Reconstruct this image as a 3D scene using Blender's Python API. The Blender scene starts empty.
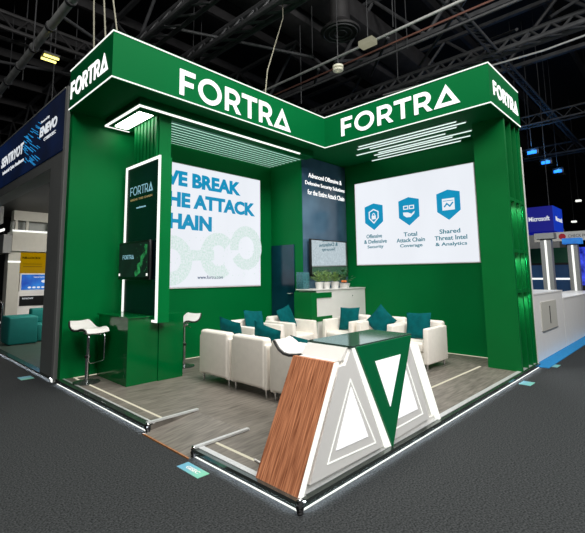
import bpy, bmesh, math, random
from mathutils import Vector, Matrix
random.seed(7)
S = bpy.context.scene
COL = S.collection
R = math.radians

# ------------------------------------------------------------------ camera
F_PX, PX, PY = 416.956, 262.551, 225.578
YAW, PITCH, ROLL = R(45.858), R(6.784), R(-0.329)
fw = Vector((math.cos(YAW)*math.cos(PITCH), math.sin(YAW)*math.cos(PITCH), math.sin(PITCH)))
rt = Vector((math.sin(YAW), -math.cos(YAW), 0))
up = rt.cross(fw)
rt2 = rt*math.cos(ROLL) + up*math.sin(ROLL)
up2 = -rt*math.sin(ROLL) + up*math.cos(ROLL)
cd = bpy.data.cameras.new('camera')
cam = bpy.data.objects.new('camera', cd)
COL.objects.link(cam)
m = Matrix((rt2, up2, -fw)).transposed().to_4x4()
m.translation = Vector((-2.437, -2.143, 1.7))
cam.matrix_world = m
cd.sensor_fit = 'HORIZONTAL'
cd.sensor_width = 36
cd.lens = F_PX/585*36
cd.shift_x = (292.5-PX)/585
cd.shift_y = (PY-266.5)/585
cd.clip_end = 300
S.camera = cam

# ------------------------------------------------------------------ world and hall lights
w = bpy.data.worlds.new('hall_world'); S.world = w; w.use_nodes = True
bg = w.node_tree.nodes['Background']
bg.inputs[0].default_value = (0.55, 0.62, 0.75, 1); bg.inputs[1].default_value = 0.038

def area(name, loc, aim, size, energy, color=(1, 1, 1)):
    d = bpy.data.lights.new(name, 'AREA'); d.shape = 'SQUARE'; d.size = size; d.energy = energy; d.color = color
    o = bpy.data.objects.new(name, d); COL.objects.link(o); o.location = loc
    o.rotation_euler = (Vector(aim)-Vector(loc)).to_track_quat('-Z', 'Y').to_euler()
    return o
area('hall_light_entrance', (-5.0, -2.5, 10.2), (3.0, 3.2, 1.5), 4.0, 700, (1.0, 0.97, 0.93))
area('hall_light_aisle', (1.5, -6.5, 9.8), (3.5, 2.5, 1.5), 4.0, 1050, (1.0, 0.98, 0.96))
area('hall_light_overhead', (2.2, 1.2, 9.6), (2.2, 1.2, 0), 3.0, 560, (1.0, 0.96, 0.90))
area('neighbour_booth_light', (2.5, 9.0, 3.5), (2.0, 10.5, 0), 2.0, 190, (1.0, 0.95, 0.88))
area('far_booth_light', (11.5, 2.6, 4.5), (11.0, 0.0, 0.5), 2.0, 120, (0.9, 0.95, 1.0))
area('aisle_light_right', (9.5, -5.5, 7.0), (9.5, 0.0, 0.5), 2.5, 260, (0.95, 0.97, 1.0))

vs = S.view_settings
S.display_settings.display_device = 'sRGB'
vs.view_transform = 'Standard'; vs.look = 'None'; vs.exposure = 0.0; vs.gamma = 1.0
vs.use_curve_mapping = False

# ------------------------------------------------------------------ materials
def lin(c):
    return tuple(((x/255)/12.92 if x/255 <= .04045 else (((x/255)+.055)/1.055)**2.4) for x in c)
def mat(name, rgb, rough=.5, metal=0., emit=0., noise=.06, scale=8., stretch=(1, 1, 1), bump=0., spec=.5, lo=None, hi=None, detail=3.):
    """Principled material whose colour is varied by a noise texture; rgb is display 0-255"""
    mt = bpy.data.materials.new(name); mt.use_nodes = True
    nt = mt.node_tree; b = nt.nodes['Principled BSDF']
    c = lin(rgb)
    tc = nt.nodes.new('ShaderNodeTexCoord'); mp = nt.nodes.new('ShaderNodeMapping'); mp.inputs['Scale'].default_value = stretch
    nz = nt.nodes.new('ShaderNodeTexNoise'); nz.inputs['Scale'].default_value = scale; nz.inputs['Detail'].default_value = detail
    cr = nt.nodes.new('ShaderNodeValToRGB')
    nt.links.new(tc.outputs['Object'], mp.inputs[0]); nt.links.new(mp.outputs[0], nz.inputs['Vector']); nt.links.new(nz.outputs[0], cr.inputs[0])
    cr.color_ramp.elements[0].position = .3; cr.color_ramp.elements[1].position = .7
    l = lin(lo) if lo else tuple(x*(1-noise) for x in c); h = lin(hi) if hi else tuple(min(1, x*(1+noise)) for x in c)
    cr.color_ramp.elements[0].color = (*l, 1); cr.color_ramp.elements[1].color = (*h, 1)
    nt.links.new(cr.outputs[0], b.inputs['Base Color'])
    b.inputs['Roughness'].default_value = rough; b.inputs['Metallic'].default_value = metal
    b.inputs['Specular IOR Level'].default_value = spec
    if emit:
        nt.links.new(cr.outputs[0], b.inputs['Emission Color']); b.inputs['Emission Strength'].default_value = emit
        b.inputs['Specular IOR Level'].default_value = 0.1
        b.inputs['Roughness'].default_value = .6
        if emit >= .3:
            nt.links.remove(b.inputs['Base Color'].links[0]); b.inputs['Base Color'].default_value = (.02, .02, .02, 1)
    if bump:
        bp = nt.nodes.new('ShaderNodeBump'); bp.inputs['Strength'].default_value = bump; bp.inputs['Distance'].default_value = .01
        nt.links.new(nz.outputs[0], bp.inputs['Height']); nt.links.new(bp.outputs[0], b.inputs['Normal'])
    return mt
M = {}
M['green'] = mat('green_panel', (0, 112, 54), .42, noise=.05, scale=1.2, spec=.1)
M['fascia'] = mat('green_fascia', (0, 92, 46), .6, noise=.03, scale=1.2, spec=.04)
M['gloss_green'] = mat('gloss_green_laminate', (0, 96, 44), .12, noise=.04, scale=2, spec=.3)
M['desk_green'] = mat('desk_green_laminate', (0, 114, 66), .3, noise=.03, spec=.25)
M['tabletop'] = mat('glossy_tabletop_glass', (120, 158, 144), .07, .75, noise=.05)
M['pale_green'] = mat('pale_green_slat', (30, 120, 84), .45, noise=.05)
M['tower_green'] = mat('tower_green', (0, 104, 46), .45, noise=.04, scale=2, spec=.2)
M['white'] = mat('white_laminate', (232, 230, 226), .35, noise=.02)
M['desk_white'] = mat('desk_white_lacquer', (226, 224, 219), .35, noise=.02)
M['desk_face'] = mat('desk_face_lacquer', (250, 249, 245), .35, noise=.01)
M['leather'] = mat('white_leather', (242, 236, 226), .42, noise=.03, scale=14, bump=.12)
M['teal_fab'] = mat('teal_velvet', (0, 86, 90), .8, noise=.2, scale=9, bump=.25, spec=.1)
M['sofa'] = mat('teal_sofa_fabric', (0, 118, 112), .7, noise=.08, scale=5)
M['chrome'] = mat('chrome', (215, 215, 218), .15, 1., noise=.02)
M['alu'] = mat('brushed_aluminium', (212, 214, 214), .35, .35, noise=.08, scale=30, stretch=(1, 1, 8))
M['edge'] = mat('dark_mirror_edge', (98, 106, 102), .14, .75, noise=.2, scale=6)
M['black'] = mat('black_plastic', (14, 14, 16), .35, noise=.1)
M['blackmat'] = mat('black_trim', (22, 20, 20), .5, noise=.1)
M['glass_black'] = mat('screen_glass_black', (6, 14, 16), .06, noise=.1, spec=.8)
M['tv_green'] = mat('screen_mirror_glass', (196, 208, 210), .03, .88, noise=.12, scale=30)
M['led'] = mat('led_white', (250, 252, 246), emit=1.25, noise=.01)
M['ledsoft'] = mat('led_strip_soft', (250, 252, 244), emit=1.15, noise=.02)
M['ledglow'] = mat('led_added_glow', (236, 244, 255), emit=30.0, noise=.01)  # only for the added, hidden strips that throw glow on the carpet
M['ledbright'] = mat('led_bright', (255, 255, 245), emit=9, noise=.01)
M['cove'] = mat('mint_diffuser', (186, 238, 216), emit=1.1, noise=.05)
M['tubes'] = mat('tube_white', (225, 245, 238), emit=1.3, noise=.01)
M['letters'] = mat('lit_letter_white', (252, 252, 250), emit=1.35, noise=.01)
M['panelwhite'] = mat('lit_panel_white', (252, 252, 252), emit=1.25, noise=.01)
M['screen'] = mat('screen_white', (236, 240, 247), emit=1.0, noise=.03, scale=1.2, stretch=(1, 1, .3))
M['scr_blue'] = mat('screen_blue_ink', (0, 146, 192), emit=.95, noise=.04)
M['scr_teal'] = mat('screen_teal_ink', (16, 120, 140), emit=.9, noise=.04)
M['scr_navy'] = mat('screen_navy_ink', (50, 80, 120), emit=.8, noise=.04)
M['scr_dots'] = mat('screen_chain_dots', (205, 228, 222), emit=1.0, scale=26, lo=(198, 225, 215), hi=(236, 241, 246), detail=6)
M['floorstrip'] = mat('floor_strip_cream', (238, 232, 205), emit=.85, noise=.03)
M['platform'] = mat('grey_wood_laminate', (122, 116, 108), .42, scale=3.5, stretch=(1.1, 9, 1), lo=(88, 83, 77), hi=(134, 128, 119), detail=8)
M['carpet'] = mat('charcoal_carpet', (66, 70, 72), .95, scale=70, lo=(24, 26, 27), hi=(72, 75, 76), bump=.5, detail=6, spec=.1)
M['wood'] = mat('red_brown_wood', (170, 100, 68), .42, scale=2.6, stretch=(2.2, 34, 1.2), lo=(126, 70, 44), hi=(226, 152, 110), detail=10, bump=.1)
M['oak'] = mat('ramp_wood_edge', (170, 112, 66), .5, noise=.15, scale=20)
M['steel'] = mat('roof_steel_grey', (84, 85, 87), .6, .3, noise=.2, scale=5)
M['duct'] = mat('roof_duct_dark', (62, 61, 62), .6, .2, noise=.2, scale=3)
M['pipe'] = mat('pale_grey_pipe', (196, 198, 195), .5, .1, noise=.15, scale=5)
M['deck'] = mat('dark_roof_deck', (20, 20, 23), .9, noise=.3, scale=.5)
M['copper'] = mat('reddish_pipe', (130, 90, 80), .5, .2, noise=.1)
M['darkgrey'] = mat('dark_grey_cladding', (104, 107, 106), .6, noise=.06, scale=2)
M['midgrey'] = mat('grey_cladding', (132, 134, 132), .5, noise=.05, scale=2)
M['beige'] = mat('pale_grey_cladding', (186, 184, 174), .6, noise=.03)
M['lobby'] = mat('neighbour_floor_green_grey', (70, 82, 74), .35, noise=.15, scale=3)
M['navyblue'] = mat('navy_vinyl_sheen', (22, 62, 92), .22, noise=.35, scale=.7, lo=(14, 50, 78), hi=(96, 132, 156))  # pale patches paint a soft reflection into the navy colour
M['doorblue'] = mat('blue_door_vinyl', (10, 60, 84), .16, noise=.4, scale=1.0, lo=(4, 38, 56), hi=(22, 72, 92))
M['kiosk'] = mat('dark_teal_print', (8, 30, 38), .25, noise=.2, scale=1.5)
M['kiosktxt'] = mat('lit_pale_blue_letters', (150, 205, 220), emit=.75, noise=.03)
M['kioskgold'] = mat('lit_gold_letters', (190, 170, 110), emit=.5, noise=.03)
M['txtgreen'] = mat('screen_green_letters', (40, 190, 120), emit=.6, noise=.03)
M['tvglow'] = mat('monitor_green_chain', (20, 120, 66), emit=.55, scale=14, lo=(0, 30, 18), hi=(60, 200, 110), detail=6)
M['tvdark'] = mat('monitor_dark_green', (4, 44, 30), emit=.5, noise=.3, scale=5)
M['signblue'] = mat('banner_deep_blue', (10, 26, 58), emit=.42, scale=.8, lo=(3, 13, 30), hi=(8, 36, 84))
M['signglow'] = mat('banner_cyan_streaks', (40, 150, 220), emit=.8, noise=.2)
M['signtext'] = mat('banner_white_letters', (235, 240, 245), emit=.85, noise=.02)
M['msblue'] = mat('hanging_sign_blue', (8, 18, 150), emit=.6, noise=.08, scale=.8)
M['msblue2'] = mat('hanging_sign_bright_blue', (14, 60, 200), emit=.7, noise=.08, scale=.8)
M['yellow'] = mat('yellow_panel', (206, 160, 0), emit=.45, noise=.08, scale=2)
M['blueled'] = mat('blue_led_wall', (40, 60, 230), emit=.9, scale=5, lo=(10, 16, 120), hi=(70, 90, 255))
M['bluespot'] = mat('blue_lamp_lens', (30, 120, 255), emit=2.6, noise=.02)
M['tvblue'] = mat('monitor_blue', (20, 90, 210), emit=.8, scale=2, lo=(8, 50, 170), hi=(50, 150, 240))
M['yellamp'] = mat('warm_lamp_tube', (255, 240, 130), emit=2.6, noise=.02)
M['bluecarpet'] = mat('bright_blue_carpet', (20, 130, 190), .9, noise=.1, scale=20)
M['red'] = mat('sign_red', (200, 30, 50), .5, emit=.4)
M['orange'] = mat('orange_lit', (235, 140, 90), .5, emit=.7)
M['ink'] = mat('dark_ink', (40, 40, 44), .6)
M['leaf'] = mat('plant_leaf', (74, 122, 58), .5, noise=.4, scale=12, lo=(34, 76, 30), hi=(140, 176, 96))
M['leafdark'] = mat('dark_leaf', (30, 92, 44), .5, noise=.4, scale=12)
M['soil'] = mat('soil', (50, 38, 28), .9)
M['flower'] = mat('orange_flower', (216, 120, 60), .6, noise=.2)
M['mosaic'] = mat('speckled_teal_print', (40, 110, 120), .4, scale=42, lo=(2, 36, 50), hi=(84, 150, 158), detail=2)
M['stickblue'] = mat('sticker_blue_green', (120, 190, 200), .5, scale=1.4, lo=(90, 150, 205), hi=(130, 205, 160))
M['rope'] = mat('pale_rope', (120, 118, 104), .8, noise=.2, scale=30)
M['ringwhite'] = mat('white_ring', (200, 198, 180), .5, emit=.25)

# ------------------------------------------------------------------ mesh helpers
class MB:
    def __init__(s, root=None):
        s.v = []; s.f = []; s.off = Vector(root.location) if root is not None and root.type == 'EMPTY' and not root.get('_local') else Vector((0, 0, 0))
        s.smooth = False; s.sm = []
    def add(s, vs_, fs):
        n = len(s.v); s.v += [Vector(p)-s.off for p in vs_]; s.f += [tuple(n+i for i in f) for f in fs]; s.sm += [s.smooth]*len(fs)
        return s
    def box(s, x0, x1, y0, y1, z0, z1):
        return s.add([(x0, y0, z0), (x1, y0, z0), (x1, y1, z0), (x0, y1, z0), (x0, y0, z1), (x1, y0, z1), (x1, y1, z1), (x0, y1, z1)],
                     [(0, 3, 2, 1), (4, 5, 6, 7), (0, 1, 5, 4), (1, 2, 6, 5), (2, 3, 7, 6), (3, 0, 4, 7)])
    def rbox(s, x0, x1, y0, y1, z0, z1, r=.03, seg=3, taper=None):
        bm = bmesh.new(); bmesh.ops.create_cube(bm, size=1)
        for v in bm.verts:
            v.co = Vector((x0+(v.co.x+.5)*(x1-x0), y0+(v.co.y+.5)*(y1-y0), z0+(v.co.z+.5)*(z1-z0)))
        if taper:
            for v in bm.verts: v.co = taper(v.co)
        bmesh.ops.bevel(bm, geom=list(bm.edges), offset=r, segments=seg, affect='EDGES', profile=.5)
        bm.verts.index_update()
        a = s.smooth; s.smooth = True
        s.add([v.co.copy() for v in bm.verts], [tuple(v.index for v in f.verts) for f in bm.faces]); s.smooth = a
        bm.free(); return s
    def prism(s, pts, fr, w0, w1):
        """closed 2D polygon (u,v) in frame fr=(origin,U,V,N) from depth w0 to w1"""
        o, U, V, N = fr; n = len(pts)
        A = [o+U*p[0]+V*p[1]+N*w0 for p in pts]; B = [o+U*p[0]+V*p[1]+N*w1 for p in pts]
        return s.add(A+B, [tuple(reversed(range(n))), tuple(range(n, 2*n))]+[(i, (i+1) % n, n+(i+1) % n, n+i) for i in range(n)])
    def stroke(s, pts, wd, fr, w0, w1, closed=False):
        o, U, V, N = fr; P = [Vector(p) for p in pts]; n = len(P); Lf = []; Rt = []
        for i in range(n):
            a = P[i-1] if (i or closed) else None; b = P[(i+1) % n] if (i < n-1 or closed) else None
            d1 = (P[i]-a).normalized() if a is not None else (b-P[i]).normalized()
            d2 = (b-P[i]).normalized() if b is not None else d1
            n1 = Vector((-d1.y, d1.x)); n2 = Vector((-d2.y, d2.x)); mm = (n1+n2)
            if mm.length < 1e-5: mm = n1
            mm.normalize(); k = min(3.2, 1/max(.2, mm.dot(n1)))
            Lf.append(P[i]+mm*wd/2*k); Rt.append(P[i]-mm*wd/2*k)
        m_ = n if closed else n-1
        T = lambda p, w_: o+U*p[0]+V*p[1]+N*w_
        for i in range(m_):
            j = (i+1) % n
            q = [Lf[i], Rt[i], Rt[j], Lf[j]]
            s.add([T(p, w0) for p in q]+[T(p, w1) for p in q], [(0, 1, 2, 3), (7, 6, 5, 4), (0, 4, 5, 1), (1, 5, 6, 2), (2, 6, 7, 3), (3, 7, 4, 0)])
        return s
    def tube(s, pts, r, n=10, caps=True, closed=False):
        P = [Vector(p) for p in pts]; rings = []; k = len(P)
        ref = None
        for i, p in enumerate(P):
            a = P[i-1] if (i or closed) else p; b = P[(i+1) % k] if (i < k-1 or closed) else p
            t = (b-a).normalized()
            if ref is None: ref = Vector((0, 0, 1)) if abs(t.z) < .9 else Vector((1, 0, 0))
            u = t.cross(ref).normalized(); v = u.cross(t); ref = v if v.length > 0 else ref
            rr = r[i] if isinstance(r, (list, tuple)) else r
            rings.append([p+(u*math.cos(2*math.pi*j/n)+v*math.sin(2*math.pi*j/n))*rr for j in range(n)])
        vsx = [q for rg in rings for q in rg]; fs = []
        for i in range(k if closed else k-1):
            for j in range(n): fs.append((i*n+j, i*n+(j+1) % n, ((i+1) % k)*n+(j+1) % n, ((i+1) % k)*n+j))
        if caps and not closed: fs += [tuple(reversed(range(n))), tuple(range((k-1)*n, k*n))]
        a = s.smooth; s.smooth = True; s.add(vsx, fs); s.smooth = a
        return s
    def lathe(s, prof, c, n=24):
        c = Vector(c); k = len(prof); vsx = []
        for r, z in prof:
            for j in range(n): vsx.append(c+Vector((r*math.cos(2*math.pi*j/n), r*math.sin(2*math.pi*j/n), z)))
        fs = [(i*n+j, i*n+(j+1) % n, (i+1)*n+(j+1) % n, (i+1)*n+j) for i in range(k-1) for j in range(n)]
        fs += [tuple(reversed(range(n))), tuple(range((k-1)*n, k*n))]
        a = s.smooth; s.smooth = True; s.add(vsx, fs); s.smooth = a
        return s
    def build(s, name, material, parent=None, label=None):
        me = bpy.data.meshes.new(name); me.from_pydata([tuple(v) for v in s.v], [], s.f)
        me.polygons.foreach_set('use_smooth', s.sm)
        bm = bmesh.new(); bm.from_mesh(me); bmesh.ops.recalc_face_normals(bm, faces=bm.faces)
        for e in bm.edges:
            if len(e.link_faces) == 2 and e.calc_face_angle(0) > R(42): e.smooth = False
        bm.to_mesh(me); bm.free()
        me.materials.append(material if not isinstance(material, str) else M[material])
        o = bpy.data.objects.new(name, me); COL.objects.link(o)
        if parent is not None: o.parent = parent
        if label: o['label'] = label
        return o

def thing(name, label, cat, loc=(0, 0, 0), rz=0, group=None, local=False):
    o = bpy.data.objects.new(name, None); COL.objects.link(o); o.empty_display_size = .1
    o.location = loc; o.rotation_euler = (0, 0, rz); tag(o, label, cat, group)
    if local: o['_local'] = 1
    return o
def tag(o, label, cat, group=None):
    o['label'] = label; o['category'] = cat
    if group: o['group'] = group
    return o
def struct(name, mb, m_, label=None):
    o = mb.build(name, m_); o['kind'] = 'structure'
    if label: o['label'] = label
    return o
def dup(o, parent=None):
    c = o.copy(); COL.objects.link(c)
    if parent is not None: c.parent = parent
    for ch in list(o.children): dup(ch, c)
    return c
X, Y, Z = Vector((1, 0, 0)), Vector((0, 1, 0)), Vector((0, 0, 1))
def frY(y, x=0, z=0): return (Vector((x, y, z)), X, Z, -Y)        # wall facing -y, reads along +x
def frX(x, y=0, z=0): return (Vector((x, y, z)), -Y, Z, -X)       # wall facing -x, reads along -y
def frZ(z, x=0, y=0): return (Vector((x, y, z)), X, Y, Z)
_dg = None
def text_into(mb, body, fr, u0, u1, v0, v1, w0=0, w1=.006, bold=0.0, space=1.0, shear=0):
    """letters of the built-in font fitted to the box u0..u1, v0..v1 of a frame"""
    cu = bpy.data.curves.new('t', 'FONT'); cu.body = body; cu.size = 1; cu.offset = bold; cu.resolution_u = 3; cu.space_character = space
    cu.extrude = .5; cu.shear = shear
    o = bpy.data.objects.new('t', cu); COL.objects.link(o)
    bpy.context.view_layer.update()
    me = bpy.data.meshes.new_from_object(o.evaluated_get(bpy.context.evaluated_depsgraph_get()))
    xs = [v.co.x for v in me.vertices]; ys = [v.co.y for v in me.vertices]
    a, b, c, d = min(xs), max(xs), min(ys), max(ys)
    og, U, V, N = fr
    P = [og+U*(u0+(v.co.x-a)/(b-a)*(u1-u0))+V*(v0+(v.co.y-c)/(d-c)*(v1-v0))+N*(w1 if v.co.z > 0 else w0) for v in me.vertices]
    mb.add(P, [tuple(p.vertices) for p in me.polygons])
    bpy.data.objects.remove(o); bpy.data.curves.remove(cu); bpy.data.meshes.remove(me)
    return mb
def arc(cx, cy, rx, ry, a0, a1, n=14):
    return [(cx+rx*math.cos(R(a0+(a1-a0)*i/n)), cy+ry*math.sin(R(a0+(a1-a0)*i/n))) for i in range(n+1)]
def wordmark(mb, fr, u0, u1, v0, v1, w0, w1, t=.19):
    """the six lit letters, drawn in a 6.0 x 1 box and fitted to u0..u1 x v0..v1"""
    og, U, V, N = fr; su = (u1-u0)/6.02; sv = (v1-v0)
    f2 = (og+U*u0+V*v0, U*su, V*sv, N)
    h = t/2
    st = lambda p, closed=False: mb.stroke(p, t, f2, w0, w1, closed)
    x = 0
    st([(x+h, 0), (x+h, 1)]); st([(x, 1-h), (x+.68, 1-h)]); st([(x, .48), (x+.60, .48)]); x += .82
    st(arc(x+.56, .5, .56-h, .5-h+.02, 0, 360, 28)[:-1], True); x += 1.30
    for k in range(2):
        st([(x+h, 0), (x+h, 1)])
        st([(x, 1-h), (x+.42, 1-h)]+arc(x+.42, .655, .27, .345-h, 80, -80, 9)+[(x+.42, .31+h), (x, .31+h)])
        mb.prism([(x+.36, .40), (x+.56, .36), (x+.84, 0), (x+.60, 0)], f2, w0, w1)
        x += .90
        if k == 0:
            st([(x, 1-h), (x+.86, 1-h)]); st([(x+.43, 0), (x+.43, 1)]); x += .98
    A = [(x, 0), (x+1.12, 0), (x+.56, 1.02)]; I = [(x+.30, .17), (x+.82, .17), (x+.56, .64)]
    for i in range(3):
        j = (i+1) % 3; mb.prism([A[i], A[j], I[j], I[i]], f2, w0, w1)
    return mb

# ================================================================== THE SETTING
struct('floor', MB().box(-14, 45, -14, 45, -.1, 0), 'carpet')
struct('ceiling', MB().box(-20, 60, -20, 60, 13, 13.2), 'deck')
struct('wall_far', MB().box(-20, 60, 45, 45.2, 0, 13), 'deck')
struct('wall_right', MB().box(58, 58.2, -20, 45, 0, 13), 'deck')

# raised platform with a notch for the ramp
T = .08
pl = MB()
poly = [(0.02, 0.02), (6.6, 0.02), (6.6, 5.1), (0.02, 5.1), (0.02, 2.17), (.63, 2.17), (.63, 1.30), (0.02, 1.30)]
f0 = frZ(0)
pl.prism(poly, f0, 0, T)
struct('floor_platform', pl, 'platform', 'grey wood laminate platform floor')
# booth walls and store room
b = MB().box(0, 6.62, 4.98, 5.1, T, 4.48); struct('wall_left', b, 'green')
b = MB().box(6.52, 6.62, .02, 4.98, T, 4.48); struct('wall_back', b, 'green')
b = MB().box(4.77, 6.52, 4.0, 4.98, T, 4.48); struct('wall_store', b, 'green')

# navy printed panel on the store wall with its writing
t = thing('wall_graphic', 'navy blue wall graphic with white heading beside the store door', 'wall graphic', (5.6, 4.0, T))
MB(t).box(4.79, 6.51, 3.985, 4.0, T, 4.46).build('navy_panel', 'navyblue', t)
m_ = MB(t); fr = frY(3.985)
text_into(MB(t), 'Advanced Offensive &', fr, 5.02, 6.34, 3.98, 4.09, bold=.0).build('heading_line', 'letters', t)
text_into(MB(t), 'Defensive Security Solutions', fr, 4.90, 6.46, 3.77, 3.89, bold=.0).build('heading_line', 'letters', t)
text_into(MB(t), 'for the Entire Attack Chain', fr, 4.98, 6.44, 3.57, 3.69, bold=.0).build('heading_line', 'letters', t)
# store door
t = thing('store_door', 'blue glossy store room door in the green wall', 'door', (4.77, 4.6, T)); t['kind'] = 'structure'; t.name = 'door_1'
del t['category']
MB(t).box(4.745, 4.768, 4.23, 4.95, T, 2.40).build('door_leaf', 'doorblue', t)
m_ = MB(t); m_.tube([(4.74, 4.30, 1.28), (4.70, 4.30, 1.28), (4.70, 4.40, 1.28)], .014); m_.build('door_handle', 'chrome', t)

# ------------------------------------------------------------------ canopy
t = thing('overhead_canopy', 'green L-shaped overhead fascia with lit white lettering and edge strips', 'canopy', (3, 4, 4.48))
m_ = MB(t)
P = [(-.06, 3.34), (4.83, 3.34), (4.83, -.05), (6.52, -.05), (6.52, 0), (6.64, 0), (6.64, 5.12), (0, 5.12), (0, 5.0), (-.06, 5.0)]
m_.prism(P, f0, 4.48, 5.21); m_.build('fascia_body', 'fascia', t)
def edge_run(z):
    q = MB(t)
    for a, c in (((-.06, 5.0), (-.06, 3.34)), ((-.06, 3.34), (4.83, 3.34)), ((4.83, 3.34), (4.83, -.05)), ((4.83, -.05), (6.50, -.05))):
        q.box(min(a[0], c[0])-.010, max(a[0], c[0])+.004 if a[0] != c[0] else a[0]+.002, min(a[1], c[1])-.010, max(a[1], c[1])+.002, z-.009, z+.009)
    return q
edge_run(5.19).build('edge_light', 'led', t, 'white light strip along the top edge')
edge_run(4.50).build('edge_light', 'led', t, 'white light strip along the bottom edge')
for fr, a, c, z0, z1, lb in ((frX(-.06), -4.93, -3.48, 4.66, 4.95, 'lit lettering on the left end'),
                         (frY(3.34), 1.05, 3.69, 4.58, 5.01, 'lit lettering on the long inner face'),
                         (frX(4.83), -2.89, -.42, 4.65, 5.04, 'lit lettering on the right inner face'),
                         (frY(-.05), 5.01, 6.40, 4.69, 4.94, 'lit lettering on the right end')):
    wordmark(MB(t), fr, a, c, z0, z1, 0, .012).build('lettering', 'letters', t, lb)

# drop box below the left arm: frame, edge lights, light panel, louvres
t = thing('ceiling_drop_frame', 'green dropped ceiling frame with light strips and slats over the left screen', 'ceiling frame', (2.6, 4.3, 4.33))
m_ = MB(t)
m_.box(.53, 4.79, 3.64, 3.86, 4.33, 4.48); m_.box(.53, .63, 3.86, 4.88, 4.33, 4.48); m_.box(.63, 1.2, 4.82, 4.88, 4.33, 4.48)
m_.build('frame', 'fascia', t)
m_ = MB(t); m_.box(.515, 4.32, 3.625, 3.655, 4.318, 4.345); m_.box(.515, .545, 3.655, 4.88, 4.318, 4.345); m_.box(.545, .97, 4.855, 4.88, 4.318, 4.345)
m_.build('edge_light', 'led', t)
m_ = MB(t); m_.box(.67, .90, 3.88, 4.80, 4.335, 4.36); m_.build('light_panel', 'ledbright', t)
for i in range(9):
    y0 = 3.89+i*.12
    MB(t).box(1.2, 4.76, y0, y0+.07, 4.338, 4.346).build('slat', 'pale_green', t)
m_ = MB(t)
m_.box(1.2, 4.76, 3.87, 4.97, 4.350, 4.36)
m_.build('diffuser', 'cove', t)

# tube lights on the soffit of the right arm
tubes = [(5.20, 2.73, .63), (5.36, 2.86, .52), (5.50, 2.63, .74), (5.72, 3.12, 1.04), (5.90, 2.66, .61), (6.02, 2.84, 1.02), (6.20, 2.85, .74), (6.40, 3.13, 1.00)]
names_t = ['nearest the fascia edge', 'second from the fascia edge', 'third from the fascia edge', 'fourth from the fascia edge', 'fourth from the screen wall', 'third from the screen wall', 'second from the screen wall', 'nearest the screen wall']
for (x, y1, y0), nm in zip(tubes, names_t):
    t = thing('ceiling_tube_light', 'thin white tube light under the right canopy arm, '+nm, 'tube light', (x, (y0+y1)/2, 4.45), group='tube lights under the right canopy arm')
    MB(t).box(x-.012, x+.012, y0, y1, 4.462, 4.48).build('housing', 'alu', t)
    MB(t).box(x-.009, x+.009, y0+.02, y1-.02, 4.447, 4.462).build('tube', 'tubes', t)

# ------------------------------------------------------------------ left screen
t = thing('display_screen', 'large lit white wall screen reading WE BREAK THE ATTACK CHAIN', 'screen', (2.8, 4.98, 1.47))
MB(t).box(1.22, 4.38, 4.955, 4.98, 1.45, 3.97).build('screen_frame', 'white', t)
MB(t).box(1.25, 4.365, 4.945, 4.956, 1.475, 3.955).build('screen_face', 'screen', t)
fr = frY(4.945); m_ = MB(t)
text_into(m_, 'WE BREAK', fr, 1.60, 3.74, 3.50, 3.81, bold=.05)
text_into(m_, 'THE ATTACK', fr, 1.58, 4.19, 3.065, 3.375, bold=.05)
text_into(m_, 'CHAIN', fr, 1.56, 2.93, 2.62, 2.94, bold=.05)
m_.build('headline', 'scr_blue', t)
for q in ((1.95, 2.0, .36, .36, -130, 120, .27), (3.12, 2.12, .34, .36, 40, 310, .27), (3.92, 2.32, .36, .38, -150, 190, .24)):
    MB(t).stroke(arc(q[0], q[1], q[2], q[3], q[4], q[5], 24), q[6], fr, 0, .003).build('chain_link', 'scr_dots', t)
MB(t).stroke([(2.2, 2.10), (3.0, 2.13)], .22, fr, .003, .005).build('chain_bar', 'scr_dots', t)
m_ = MB(t)
for i in range(90):
    a = random.uniform(0, 6.28); c = random.choice([(1.95, 2.3), (3.15, 2.4), (3.9, 2.55), (3.6, 1.9)]); d = random.uniform(.2, .62)
    u, v = c[0]+math.cos(a)*d, c[1]+math.sin(a)*d*.7
    if 1.3 < u < 4.3 and 1.6 < v < 2.75: m_.prism([(u, v), (u+.03, v+.005), (u+.02, v+.03)], fr, 0, .002)
o = m_.build('chain_fragments', 'scr_dots', t); o['kind'] = 'stuff'
text_into(MB(t), 'www.fortra.com', fr, 2.58, 3.24, 1.63, 1.70).build('web_address', 'scr_navy', t)

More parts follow.
